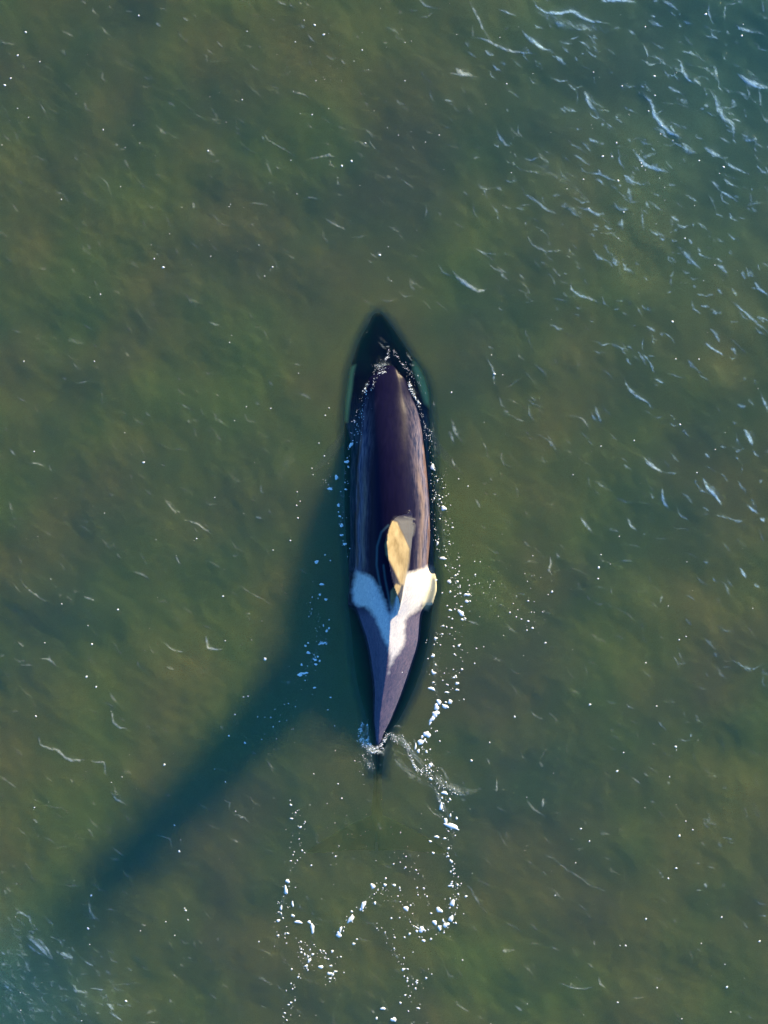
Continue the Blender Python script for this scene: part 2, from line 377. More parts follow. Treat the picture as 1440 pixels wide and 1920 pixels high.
# a short chop: crests run from upper left to lower right, as in the photograph
wind = math.atan2(0.75, 0.70)
for k in range(46):
    lam = 10 ** rng.uniform(math.log10(.16), math.log10(1.9))
    th = wind + rng.normal(0, .55)
    a = .0017 * lam ** .75
    ph = rng.uniform(0, 2 * math.pi)
    kx, ky = 2 * math.pi / lam * math.cos(th), 2 * math.pi / lam * math.sin(th)
    H += a * np.sin(kx * X + ky * Y + ph)
fade = np.clip((14 - np.maximum(np.abs(X), np.abs(Y))) / 5, 0, 1)
H *= .12 + .88 * fade
# the water lies calmer on and round the animal
d = np.sqrt(((X - .05) / 1.3) ** 2 + ((Y + .2) / 4.0) ** 2)
H *= .25 + .75 * np.clip((d - .7) / .6, 0, 1)
# calm the left half a little
GL = np.zeros_like(X)
TN = np.zeros_like(X)


def vnoise(x, y, s, seed):
    r = np.random.default_rng(seed)
    v = np.zeros_like(x)
    for i in range(7):
        th = r.uniform(0, math.pi)
        f = s * r.uniform(.6, 1.5)
        v += np.sin(f * (x * math.cos(th) + y * math.sin(th)) + r.uniform(0, 6.28))
    return v / 7


WARP_X = .018 * vnoise(X[py_pad:-py_pad, px_pad:-px_pad], Y[py_pad:-py_pad, px_pad:-px_pad], 14, 3)
WARP_Y = .018 * vnoise(X[py_pad:-py_pad, px_pad:-px_pad], Y[py_pad:-py_pad, px_pad:-px_pad], 14, 4)
core_x, core_y = gx[px_pad:-px_pad], gy[py_pad:-py_pad]
Hc = H[py_pad:-py_pad, px_pad:-px_pad]
Gc = GL[py_pad:-py_pad, px_pad:-px_pad]
Tc = TN[py_pad:-py_pad, px_pad:-px_pad]
cxx, cyy = X[py_pad:-py_pad, px_pad:-px_pad], Y[py_pad:-py_pad, px_pad:-px_pad]
WARP_X += .009 * vnoise(cxx, cyy, 55, 5) + .006 * vnoise(cxx, cyy, 120, 7)
WARP_Y += .009 * vnoise(cxx, cyy, 55, 6) + .006 * vnoise(cxx, cyy, 120, 8)


def lay_crest(pts, wpx, inten, tone):
    P = np.array([W(*p) for p in pts])
    seg = np.linalg.norm(np.diff(P, axis=0), axis=1)
    L = seg.sum()
    wd = max(wpx * .5, 1.15) / PPM
    m = wd * 7 + .06
    x0, x1 = P[:, 0].min() - m, P[:, 0].max() + m
    y0, y1 = P[:, 1].min() - m, P[:, 1].max() + m
    i0, i1 = np.searchsorted(core_x, (x0, x1))
    j0, j1 = np.searchsorted(core_y, (y0, y1))
    if i1 <= i0 or j1 <= j0:
        return
    xx = X[py_pad:-py_pad, px_pad:-px_pad][j0:j1, i0:i1] + WARP_X[j0:j1, i0:i1]
    yy = Y[py_pad:-py_pad, px_pad:-px_pad][j0:j1, i0:i1] + WARP_Y[j0:j1, i0:i1]
    best = np.full(xx.shape, 1e9)
    tt = np.zeros(xx.shape)
    sg = np.zeros(xx.shape)
    acc = 0.0
    for a, b, ln in zip(P[:-1], P[1:], seg):
        dx, dy = (b - a) / max(ln, 1e-6)
        u = np.clip((xx - a[0]) * dx + (yy - a[1]) * dy, 0, ln)
        ex, ey = xx - a[0] - u * dx, yy - a[1] - u * dy
        dd = np.hypot(ex, ey)
        s = np.sign(ex * .66 + ey * .75)
        k = dd < best
        best[k] = dd[k]
        tt[k] = ((acc + u) / L)[k]
        sg[k] = s[k]
        acc += ln
    taper = np.clip(np.sin(np.clip(tt, 0, 1) * math.pi * .9 + .16), 0, 1) ** .7
    wv = wd * (.30 + .75 * taper)
    side = np.where(sg > 0, 1.6, .75)          # the side towards the light is the broad one
    prof = np.exp(-(best / (wv * side)) ** 2)
    body = np.exp(-(best / (wv * 3.0 * side)) ** 2)
    Hc[j0:j1, i0:i1] += wd * .16 * inten * taper * prof + wd * .22 * inten * taper * body
    Gc[j0:j1, i0:i1] = np.maximum(Gc[j0:j1, i0:i1], inten * taper * np.clip(prof * 1.1, 0, 1))
    Gc[j0:j1, i0:i1] = np.maximum(Gc[j0:j1, i0:i1], .30 * inten * taper * body)
    Tc[j0:j1, i0:i1] = np.where(body > .02, tone, Tc[j0:j1, i0:i1])


for k in range(1900):                      # the faint ones in between
    x, y = random.uniform(-20, 1460), random.uniform(-20, 1940)
    if 560 < x < 900 and 560 < y < 1500:
        continue
    ang = R(random.gauss(38, 22))
    ln = random.uniform(8, 40)
    if k > 1560:
        x, y = random.gauss(1240, 190), abs(random.gauss(120, 380))
    elif k > 1320:
        x, y = abs(random.gauss(40, 110)), 1900 - abs(random.gauss(0, 110))
    cv = random.uniform(-.2, .5) * ln
    p0, p2 = (x, y), (x + ln * math.cos(ang), y + ln * math.sin(ang))
    p1 = ((p0[0] + p2[0]) / 2 - cv * math.sin(ang) * .5, (p0[1] + p2[1]) / 2 + cv * math.cos(ang) * .5)
    ur = max(0, min(1, (x - y * .8) / 900))
    CRESTS.append(([p0, p1, p2], random.uniform(2.0, 5.5), random.uniform(.12, .36) + .16 * ur, 0))
for pts, wpx, inten, _ in CRESTS:
    x, y = pts[0]
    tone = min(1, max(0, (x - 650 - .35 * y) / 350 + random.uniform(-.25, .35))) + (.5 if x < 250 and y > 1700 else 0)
    lay_crest(pts, wpx * random.uniform(.8, 1.1), inten * .92, min(1, tone))


def h_at(x, y):
    i = int(np.clip(np.searchsorted(core_x, x), 1, len(core_x) - 2))
    j = int(np.clip(np.searchsorted(core_y, y), 1, len(core_y) - 2))
    return float(Hc[j, i])


# ------------------------------------------------------------------ water material
m = NT("turbid_sea_water")
g = m.attr("crest")
vec = m.mapping((1, 1, 1))
vst = m.stretched(R(42), 3.2)
big = m.noise(.26, 3, .5, m.stretched(R(-52), 1.9), .3)
big2 = m.noise(.5, 2, .5, m.mapping((1, 1, 1), 1.0), .2)
mot = m.noise(3.5, 3, .6, vec)
fine = m.noise(55, 4, .8, vec)
mid = m.noise(26, 4, .65, vst, .8)
# silt clouds: olive brown against green, a film of fine silt in the top centimetres
silt_col = m.mix(m.attr('corner_teal'), m.mix(m.mapr(big2.outputs[0], .36, .64), (.126, .174, .048), (.172, .175, .054)), (.088, .190, .122))
grain = m.math('ADD', m.mapr(fine.outputs[0], .25, .75, -.22, .22), m.mapr(mot.outputs[0], .3, .7, -.03, .03))
dif = m.n("ShaderNodeBsdfDiffuse")
m.l(silt_col, dif.inputs[0])
upn = m.n("ShaderNodeCombineXYZ")          # silt hangs in the water: it follows the ripples' slopes only in part
upn.inputs[2].default_value = 1.2
geo = m.n("ShaderNodeNewGeometry")
vadd = m.n("ShaderNodeVectorMath", operation='ADD')
m.l(upn.outputs[0], vadd.inputs[0])
m.l(geo.outputs["Normal"], vadd.inputs[1])
vnor = m.n("ShaderNodeVectorMath", operation='NORMALIZE')
m.l(vadd.outputs[0], vnor.inputs[0])
m.l(vnor.outputs[0], dif.inputs["Normal"])
sss = m.n("ShaderNodeBsdfPrincipled")
sss.subsurface_method = 'BURLEY'
m.l(silt_col, sss.inputs["Base Color"])
sss.inputs["Subsurface Weight"].default_value = 1.0
sss.inputs["Subsurface Radius"].default_value = (1.0, .95, .9)
sss.inputs["Subsurface Scale"].default_value = .60
sss.inputs["Specular IOR Level"].default_value = 0.0
sss.inputs["Roughness"].default_value = 1.0
cloud = m.n("ShaderNodeMixShader")
cloud.inputs[0].default_value = .78
m.l(dif.outputs[0], cloud.inputs[1])
m.l(sss.outputs[0], cloud.inputs[2])
tint = m.mix(m.mapr(big.outputs[0], .35, .65), (.90, .99, 1.0), (1.0, 1.0, .90))
tr = m.n("ShaderNodeBsdfTransparent")
m.l(tint, tr.inputs[0])
silt = m.n("ShaderNodeMixShader")
m.l(m.math('MULTIPLY', m.attr('silt'), m.math('MULTIPLY', m.math('ADD', grain, 1.0), m.mapr(big.outputs[0], .34, .66, .26, .48))), silt.inputs[0])
m.l(tr.outputs[0], silt.inputs[1])
m.l(cloud.outputs[0], silt.inputs[2])
bump = m.n("ShaderNodeBump")
bump.inputs["Strength"].default_value = .55
bump.inputs["Distance"].default_value = .006
m.l(m.math('ADD', mid.outputs[0], m.math('MULTIPLY', fine.outputs[0], .5)), bump.inputs["Height"])
gl = m.n("ShaderNodeBsdfGlossy")
gl.inputs["Roughness"].default_value = .16
m.l(bump.outputs[0], gl.inputs["Normal"])
fr = m.n("ShaderNodeFresnel")
fr.inputs[0].default_value = 1.34
m.l(bump.outputs[0], fr.inputs["Normal"])
surf = m.n("ShaderNodeMixShader")
m.l(fr.outputs[0], surf.inputs[0])
m.l(silt.outputs[0], surf.inputs[1])
m.l(gl.outputs[0], surf.inputs[2])
# sky glints on ripple crests painted as thin pale streaks, plus wake foam
glint_foam = m.n("ShaderNodeBsdfPrincipled")
m.l(m.mix(m.attr('crest_tone'), (.40, .44, .36), (.36, .56, .66)), glint_foam.inputs["Base Color"])
glint_foam.inputs["Roughness"].default_value = .3
m.l(bump.outputs[0], glint_foam.inputs["Normal"])
brk1 = m.noise(8, 5, .7, vst, .4)
brk2 = m.noise(24, 5, .8, vst)
cut = m.math('ADD', m.mapr(brk1.outputs[0], .25, .75, -.42, .42), m.mapr(brk2.outputs[0], .25, .75, -.62, .62))
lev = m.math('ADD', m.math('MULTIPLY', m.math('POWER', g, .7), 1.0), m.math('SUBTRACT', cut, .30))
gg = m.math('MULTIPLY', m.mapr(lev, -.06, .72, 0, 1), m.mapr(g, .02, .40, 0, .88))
fm = m.n("ShaderNodeMixShader")
m.l(gg, fm.inputs[0])
m.l(surf.outputs[0], fm.inputs[1])
m.l(glint_foam.outputs[0], fm.inputs[2])
m.l(fm.outputs[0], m.out.inputs["Surface"])
vs = m.n("ShaderNodeVolumeScatter")
vs.inputs["Color"].default_value = (.14, .92, .38, 1)
vs.inputs["Density"].default_value = 1.7
vs.inputs["Anisotropy"].default_value = 0.0
va = m.n("ShaderNodeVolumeAbsorption")
va.inputs["Color"].default_value = (.05, .70, .45, 1)
va.inputs["Density"].default_value = .30
add = m.n("ShaderNodeAddShader")
m.l(vs.outputs[0], add.inputs[0])
m.l(va.outputs[0], add.inputs[1])
m.l(add.outputs[0], m.out.inputs["Volume"])
M_WATER = m.m

ny_t, nx_t = X.shape
top = np.stack([X, Y, H], -1).reshape(-1, 3)
jj, ii = np.meshgrid(np.arange(ny_t - 1), np.arange(nx_t - 1), indexing='ij')
a = (jj * nx_t + ii).ravel()
quads = np.stack([a, a + 1, a + nx_t + 1, a + nx_t], 1)
# rim down to a floor, closing the body of water
rim = np.concatenate([np.arange(nx_t), nx_t * np.arange(1, ny_t) + nx_t - 1, (ny_t - 1) * nx_t + np.arange(nx_t - 2, -1, -1),
                      nx_t * np.arange(ny_t - 2, 0, -1)])
low = top[rim].copy()
low[:, 2] = -6.0
n0 = len(top)
nr = len(rim)
k = np.arange(nr)
sides = np.stack([rim[k], n0 + k, n0 + (k + 1) % nr, rim[(k + 1) % nr]], 1)
ctr = n0 + nr
verts = np.concatenate([top, low, [[0, 0, -6.0]]])
floor_t = np.stack([np.full(nr, ctr), n0 + (k + 1) % nr, n0 + k], 1)
me = mesh_np("sea_water", verts, np.concatenate([quads, sides]), floor_t)
attr(me, "crest_tone", np.concatenate([TN.ravel(), np.zeros(nr + 1)]))
al = np.exp(-((PXW - 1440) / 420) ** 2 - ((PYW - 60) / 420) ** 2) + 1.1 * np.exp(-((PXW - 20) / 170) ** 2 - ((PYW - 1880) / 150) ** 2)  # teal tint towards the upper right and lower left
attr(me, "corner_teal", np.concatenate([np.clip(al, 0, 1).ravel(), np.zeros(nr + 1)]))
attr(me, "crest", np.concatenate([GL.ravel(), np.zeros(nr + 1)]))
# the silt film fades to almost none over the animal and close beside it
wl = np.interp(PYW, ST_T[:, 0], ST_T[:, 4], left=709, right=709)
wr = np.interp(PYW, ST_T[:, 0], ST_T[:, 5], left=709, right=709)
out_d = np.maximum(np.maximum(wl - PXW, PXW - wr), np.maximum(588 - PYW, PYW - 1450))
attr(me, "silt", np.concatenate([(.02 + .98 * np.clip((out_d + 8) / 26, 0, 1) ** 1.3).ravel(), np.ones(nr + 1)]))
water = link("sea_water", me, M_WATER)
tag(water, "green brown silty sea with small wind ripples", None, None, "structure")

# seabed
mb = NT("dark_mud")
pb = mb.n("ShaderNodeBsdfPrincipled")
mb.l(mb.mix(mb.noise(.6).outputs[0], (.03, .035, .025), (.07, .065, .045)), pb.inputs["Base Color"])
pb.inputs["Roughness"].default_value = .9
mb.l(pb.outputs[0], mb.out.inputs["Surface"])
me = mesh_np("seabed", [(-450, -450, -6.5), (450, -450, -6.5), (450, 450, -6.5), (-450, 450, -6.5)], [(0, 1, 2, 3)])
tag(link("seabed", me, mb.m), "dark muddy seabed under the water", None, None, "structure")

# ------------------------------------------------------------------ the orca
def cr(p0, p1, p2, p3, t):
    return .5 * ((2 * p1) + (-p0 + p2) * t + (2 * p0 - 5 * p1 + 4 * p2 - p3) * t * t + (-p0 + 3 * p1 - 3 * p2 + p3) * t ** 3)


def half_section(w_s, z_t, z_s, w_f, z_f, z_b, sharp, n=9):
    k1 = .80 - .20 * sharp
    P = [np.array(p) for p in ((0, z_t), (.55 * w_s, z_s + (z_t - z_s) * k1), (w_s, z_s), (w_f, z_f),
                               (w_f * .80, z_f + (z_b - z_f) * .6), (0, z_b))]
    ph0 = P[0] * 2 - P[1]
    ph_round = np.array((-P[1][0], P[1][1]))
    ph0 = ph_round * (1 - sharp) + ph0 * sharp
    ph1 = np.array((-P[-2][0], P[-2][1]))
    Q = [ph0] + P + [ph1]
    out = []
    for s in range(len(P) - 1):
        for i in range(n):
            out.append(cr(Q[s], Q[s + 1], Q[s + 2], Q[s + 3], i / n))
    out.append(P[-1])
    return np.array(out)


def pchip(xs, ys, x):
    h = np.diff(xs)
    dl = np.diff(ys) / h
    mm = np.zeros_like(ys)
    for i in range(1, len(xs) - 1):
        if dl[i - 1] * dl[i] > 0:
            w1, w2 = 2 * h[i] + h[i - 1], h[i] + 2 * h[i - 1]
            mm[i] = (w1 + w2) / (w1 / dl[i - 1] + w2 / dl[i])
    mm[0], mm[-1] = dl[0], dl[-1]
    i = np.clip(np.searchsorted(xs, x) - 1, 0, len(xs) - 2)
    t = (x - xs[i]) / h[i]
    return ((2 * t ** 3 - 3 * t ** 2 + 1) * ys[i] + (t ** 3 - 2 * t ** 2 + t) * h[i] * mm[i]
            + (-2 * t ** 3 + 3 * t ** 2) * ys[i + 1] + (t ** 3 - t ** 2) * h[i] * mm[i + 1])


def loft(rings):
    n = len(rings[0])
    V = np.concatenate(rings)
    F, T = [], []
    for r in range(len(rings) - 1):
        for i in range(n):
            a0, b0 = r * n + i, r * n + (i + 1) % n
            F.append((a0, b0, b0 + n, a0 + n))
    c0, c1 = len(V), len(V) + 1
    V = np.concatenate([V, [rings[0].mean(0)], [rings[-1].mean(0)]])
    for i in range(n):
        T.append((c0, (i + 1) % n, i))
        T.append((c1, (len(rings) - 1) * n + i, (len(rings) - 1) * n + (i + 1) % n))
    return V, F, T


ys = np.concatenate([np.linspace(584, 612, 12), np.linspace(618, 1590, 130)])
cols = [pchip(ST_T[:, 0], ST_T[:, c], ys) for c in range(1, 11)]
rings = []
for i, py in enumerate(ys):
    xr, sl, sr, fl, frr, zt, zs, zf, zb, sh = [c[i] for c in cols]
    yy = (960 - py) / PPM
    x0 = (xr - 720) / PPM
    right = half_section((sr - xr) / PPM, zt, zs, (frr - xr) / PPM, zf, zb, sh)
    left = half_section((xr - sl) / PPM, zt, zs, (xr - fl) / PPM, zf, zb, sh)
    ring = [(x0 + p[0], yy, p[1]) for p in right] + [(x0 - p[0], yy, p[1]) for p in left[::-1][1:-1]]
    rings.append(np.array(ring))
parts = [loft(rings)]


def blade(stations, nseg=20):
    """a fin: stations of (centre, chord direction, chord, thickness direction, thickness)"""
    rr = []
    for c, cd, ch, td, th in stations:
        c, cd, td = np.array(c, float), np.array(cd, float), np.array(td, float)
        cd /= np.linalg.norm(cd)
        td /= np.linalg.norm(td)
        pts = []
        for k in range(nseg):
            a = 2 * math.pi * k / nseg
            u = math.cos(a)
            v = math.sin(a)
            prof = v * (1 - .35 * u)          # thicker towards the leading edge (u<0)
            pts.append(c + cd * u * ch * .5 + td * prof * th * .5)
        rr.append(np.array(pts))
    return loft(rr)


# tall dorsal fin, leaning to the left: leading (lx,ly) and trailing (tx,ty) pixels, z
fin_rows = [(770, 950, 742, 1160, .30), (769, 957, 745, 1152, .44), (767, 960, 748, 1144, .58), (762, 963, 750, 1136, .72), (754, 965, 750, 1130, .92),
            (746, 967, 748, 1124, 1.12), (740, 971, 744, 1117, 1.32), (734, 978, 740, 1106, 1.50), (729, 989, 735, 1090, 1.64), (726, 1004, 731, 1070, 1.73), (725, 1020, 728, 1050, 1.77)]  # chords stretched past the fin's outline to widen its cast shadow
stn = []
for (lx, ly, tx, ty, z) in fin_rows:
    f = (CAM_Z - z) / CAM_Z        # the pixels are in the camera's view, where height spreads things outwards
    a_, b_ = np.array((*W(lx, ly), 0)) * f, np.array((*W(tx, ty), 0)) * f
    cd = b_ - a_
    ch = np.linalg.norm(cd)
    stn.append(((a_ + b_) / 2 + np.array((0, 0, z)), cd, ch, (1, 0, .2), .20 * (1 - z / 1.75) + .02))
parts.append(blade(stn))
# flukes
for s in (-1, 1):
    st2 = []
    for t in np.linspace(0, 1, 9):
        x = -.11 + s * (.02 + 1.05 * t)
        ylead = -4.62 - .55 * t ** 1.3
        ch = .52 * (1 - t) ** .8 + .05
        st2.append(((x, ylead - ch / 2, -.57 - .03 * t), (0, -1, 0), ch, (0, 0, 1), .10 * (1 - .75 * t)))
    parts.append(blade(st2))
# flippers
for s, x0 in ((-1, -.42), (1, .50)):
    st2 = []
    for t in np.linspace(0, 1, 9):
        ch = .34 + .22 * math.sin(math.pi * min(1, t * 1.05)) - .22 * t ** 3
        st2.append(((x0 + s * (.0 + .72 * t), 1.35 - .75 * t, -.78 - .25 * t), (s * .45, -1, 0), ch, (0, 0, 1), .11 * (1 - .6 * t)))
    parts.append(blade(st2))
off, V, F, T = 0, [], [], []
for v, f, t in parts:
    V.append(v)
    F += [tuple(i + off for i in q) for q in f]
    T += [tuple(i + off for i in q) for q in t]
    off += len(v)
raw = mesh_np("orca_raw", np.concatenate(V), F, T)
tmp = bpy.data.objects.new("orca_raw", raw)
sc.collection.objects.link(tmp)
rm = tmp.modifiers.new("union", 'REMESH')
rm.mode = 'VOXEL'
rm.voxel_size = .0125
rm.adaptivity = 0.0
sm = tmp.modifiers.new("smooth", 'SMOOTH')
sm.factor = .5
sm.iterations = 4
dg = bpy.context.evaluated_depsgraph_get()
body_me = bpy.data.meshes.new_from_object(tmp.evaluated_get(dg))
bpy.data.objects.remove(tmp)
bpy.data.meshes.remove(raw)
body_me.name = "orca"
nv = len(body_me.vertices)
co = np.zeros(nv * 3, np.float32)
body_me.vertices.foreach_get("co", co)
co = co.reshape(-1, 3)
body_me.polygons.foreach_set("use_smooth", np.ones(len(body_me.polygons), bool))
# as seen in the photograph's pixels
PX = co[:, 0] / (CAM_Z - co[:, 2]) * CAM_Z * PPM + 720
PY = 960 - co[:, 1] / (CAM_Z - co[:, 2]) * CAM_Z * PPM
Z = co[:, 2]


def poly_sd(px, py, poly):
    """signed distance to polygon, positive inside (pixels)"""
    P = np.array(poly, float)
    d = np.full(px.shape, 1e9)
    inside = np.zeros(px.shape, bool)
    for a, b in zip(P, np.roll(P, -1, 0)):
        e = b - a
        t = np.clip(((px - a[0]) * e[0] + (py - a[1]) * e[1]) / (e @ e), 0, 1)
        d = np.minimum(d, np.hypot(px - a[0] - t * e[0], py - a[1] - t * e[1]))
        c = ((a[1] > py) != (b[1] > py)) & (px < (b[0] - a[0]) * (py - a[1]) / (b[1] - a[1] + 1e-9) + a[0])
        inside ^= c
    return np.where(inside, d, -d)


def soft(sd, w_):
    return np.clip(.5 + sd / (2 * w_), 0, 1)


up = Z > -.12
body_only = Z < .45 + 0 * PX
saddle = np.zeros(nv)
wob = 9 * vnoise(PX, PY, .075, 21) + 2.6 * vnoise(PX, PY, .31, 22) + 1.4 * vnoise(PX, PY, .8, 23)
SAD_L = [(665, 1076), (668, 1068), (686, 1072), (700, 1081), (712, 1100), (721, 1125), (727, 1155), (731, 1190), (731, 1215), (724, 1205), (717, 1186), (706, 1163), (695, 1146), (684, 1137), (674, 1137), (666, 1126)]
SAD_R = [(808, 1066), (800, 1063), (784, 1068), (766, 1076), (754, 1090), (744, 1104), (737, 1130), (733, 1160), (731, 1200), (729, 1262), (738, 1240), (748, 1222), (755, 1200), (757, 1180), (760, 1166), (772, 1156), (787, 1148), (800, 1128), (808, 1100)]
saddle = np.maximum(soft(poly_sd(PX, PY, SAD_L) + wob, 5), soft(poly_sd(PX, PY, SAD_R) + wob, 5))
fin_mask = np.clip((Z - .66) / .05, 0, 1)
fin_lit = np.maximum(soft(poly_sd(PX, PY, [(735, 976), (745, 979), (757, 1003), (769, 1030), (767, 1055), (758, 1097), (751, 1096), (744, 1080), (733, 1057), (724, 1040), (722, 1022), (727, 1001)]), 2),
                     soft(poly_sd(PX, PY, [(743, 1095), (752, 1098), (748, 1110), (741, 1122), (737, 1144), (732, 1132), (733, 1108)]) + .3, 1.5)) * np.clip((Z - .45) / .05, 0, 1)  # the fin's sunlit face, put into the colour as tan
saddle *= (Z > -.26) * (1 - fin_lit) * np.clip((.86 - Z) / .16, 0, 1)
eye = np.maximum(soft(poly_sd(PX, PY, [(776, 672), (786, 680), (798, 708), (807, 738), (808, 766), (797, 756), (786, 722), (775, 692)]), 4.5),
                 soft(poly_sd(PX, PY, [(667, 684), (663, 700), (660, 730), (656, 755), (652, 792), (638, 790), (645, 690)]), 2.6))
eye *= (Z < .0) & (Z > -.62)
belly = np.clip((-.80 - Z) / .05, 0, 1) * (PY < 1200)
flank = soft(poly_sd(PX, PY, [(797, 1066), (808, 1070), (819, 1088), (819, 1110), (812, 1130), (803, 1146), (790, 1142)]) + wob * .5, 3)
flank = np.maximum(flank, .07 * soft(poly_sd(PX, PY, [(669, 1068), (655, 1072), (648, 1090), (649, 1118), (656, 1134), (669, 1132)]) + wob * .5, 4)) * (Z > -.5)
white = np.clip(np.maximum(eye, belly), 0, 1)
grey = soft(poly_sd(PX, PY, [(738, 979), (779, 984), (777, 1003), (771, 1010), (766, 1062), (758, 1095), (752, 1085), (745, 1000)]) + .4 * wob, 3) * (1 - fin_lit) * (Z > 0)
for (a_, b_) in (((757, 969), (779, 974)), ((751, 977), (778, 982))):
    t_ = np.clip((PX - a_[0]) / (b_[0] - a_[0]), 0, 1)
    dd = np.abs(PY - (a_[1] + (b_[1] - a_[1]) * t_))
    grey = np.maximum(grey, soft(1.4 - dd, 1.0) * (PX > a_[0]) * (PX < b_[0]) * (Z > 0) * .9)
dry = (Z > -.10) * (1 - fin_mask)
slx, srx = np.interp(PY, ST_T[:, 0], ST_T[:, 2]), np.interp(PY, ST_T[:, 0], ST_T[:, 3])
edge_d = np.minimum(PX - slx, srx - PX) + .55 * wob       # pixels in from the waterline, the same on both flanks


def band(lo, hi, w_, y0, y1, f=14):
    return soft((hi - lo) / 2 - np.abs(edge_d - (lo + hi) / 2), w_) * np.clip((PY - y0) / f, 0, 1) * np.clip((y1 - PY) / 12, 0, 1) * dry


glint_m = band(10, 17, 3.0, 850, 1074, 60) * .25  # flank bands: sun glints on wet skin, painted in as colour
rim_glint = band(-3, 3.0, 1.8, 780, 1070, 60) * .6
sheen_m = np.clip(1 - (edge_d - 5) / 24, 0, 1) ** 1.2 * np.clip((PY - 735) / 90, 0, 1) * np.clip((1080 - PY) / 12, 0, 1) * dry
stock = np.clip((PY - 1128) / 30, 0, 1) * (Z > -.04)
fin_grey = (Z > .5) * (1 - fin_lit) * (PX < 775) * soft(poly_sd(PX, PY, [(741, 972), (790, 972), (790, 1110), (764, 1110), (768, 1045), (757, 1010)]), 6)
grey = np.maximum(grey, fin_grey)
attr(body_me, "saddle", saddle)
attr(body_me, "white", np.maximum(belly, .6 * flank))
attr(body_me, "eye_patch", eye)
attr(body_me, "grey", grey)
refl = np.zeros(nv)  # pale arcs painted on the back as the fin's reflection
for ln, w_ in ((((728, 985), (715, 998), (707, 1025), (706, 1060), (712, 1095), (723, 1135)), 1.6), (((719, 1060), (722, 1085), (728, 1115), (732, 1140)), 1.4),
               (((733, 1070), (737, 1082), (742, 1094)), 1.2)):
    for (ax, ay), (bx, by) in zip(ln[:-1], ln[1:]):
        e = np.array((bx - ax, by - ay), float)
        t_ = np.clip(((PX - ax) * e[0] + (PY - ay) * e[1]) / (e @ e), 0, 1)
        refl = np.maximum(refl, soft(w_ - np.hypot(PX - ax - t_ * e[0], PY - ay - t_ * e[1]), 1.6))
attr(body_me, "fin_reflection", refl * (Z > 0) * (1 - fin_mask) * (1 - saddle))
attr(body_me, "tan", glint_m)
attr(body_me, "fin", fin_lit)
attr(body_me, "rim", rim_glint)
attr(body_me, "flank_sheen", sheen_m)
attr(body_me, "stock", stock)

m = NT("wet_orca_skin")
st = m.mapping((1, .12, 1))
nstreak = m.noise(30, 4, .6, st)
nfine = m.noise(45, 4, .6)
nfin = m.noise(5, 4, .6, m.mapping((1, .8, .5)))
nwrin = m.noise(38, 5, .7, m.stretched(R(25), .35), 1.2)
black = m.mix(nstreak.outputs[0], (.0012, .0008, .010), (.0060, .0045, .026))
sadc = m.mix(m.mapr(nwrin.outputs[0], .3, .7), (.34, .35, .40), (.68, .63, .62))
c = m.mix(m.attr("flank_sheen"), black, m.mix(m.mapr(nstreak.outputs[0], .36, .62), (.008, .022, .070), (.165, .140, .185)))
c = m.mix(m.attr("rim"), c, m.mix(nstreak.outputs[0], (.05, .02, .008), (.16, .08, .03)))
c = m.mix(m.attr("tan"), c, m.mix(nstreak.outputs[0], (.20, .13, .08), (.40, .28, .17)))
c = m.mix(m.attr("stock"), c, m.mix(m.mapr(nwrin.outputs[0], .3, .7), (.022, .038, .085), (.130, .100, .155)))
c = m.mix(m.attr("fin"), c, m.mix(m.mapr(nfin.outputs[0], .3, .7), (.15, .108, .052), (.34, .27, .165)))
c = m.mix(m.attr("grey"), c, (.085, .085, .098))
c = m.mix(m.attr("fin_reflection"), c, (.045, .085, .11))
c = m.mix(m.attr("saddle"), c, sadc)
c = m.mix(m.attr("white"), c, (.78, .72, .46))
c = m.mix(m.attr("eye_patch"), c, (1.0, .78, .26))
p = m.n("ShaderNodeBsdfPrincipled")
m.l(c, p.inputs["Base Color"])
m.l(m.math('SUBTRACT', m.mapr(nfine.outputs[0], .3, .7, .34, .46), m.math('MULTIPLY', m.attr('stock'), .12)), p.inputs["Roughness"])
p.inputs["IOR"].default_value = 1.18
p.inputs["Coat Weight"].default_value = 0.0
p.inputs["Sheen Weight"].default_value = .10
p.inputs["Sheen Roughness"].default_value = .38
p.inputs["Sheen Tint"].default_value = (.65, .80, 1.0, 1)
bp = m.n("ShaderNodeBump")
bp.inputs["Strength"].default_value = .25
bp.inputs["Distance"].default_value = .004
m.l(m.math('ADD', nstreak.outputs[0], m.math('MULTIPLY', m.math('MULTIPLY', nwrin.outputs[0], 2.5), m.math('ADD', m.attr('stock'), m.attr('saddle')))), bp.inputs["Height"])
m.l(bp.outputs[0], p.inputs["Normal"])
m.l(p.outputs[0], m.out.inputs["Surface"])
M_SKIN = m.m
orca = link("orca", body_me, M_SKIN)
tag(orca, "glossy black orca swimming at the surface with pale saddle patch and leaning dorsal fin", "orca")

# ------------------------------------------------------------------ foam
m = NT("white_foam")
p = m.n("ShaderNodeBsdfPrincipled")
m.l(m.mix(m.noise(50, 3).outputs[0], (.62, .70, .74), (.86, .86, .84)), p.inputs["Base Color"])
p.inputs["Roughness"].default_value = .45
m.l(p.outputs[0], m.out.inputs["Surface"])
M_FOAM = m.m


def top_z(x, y):
    """height of whatever carries the foam here: the water, or the wet back"""
    ok, loc, nrm, idx = orca.ray_cast(Vector((x, y, 1.0)), Vector((0, 0, -1)))
    z = h_at(x, y)
    if ok and loc.z > z and loc.z < .2:
        z = loc.z
    return z


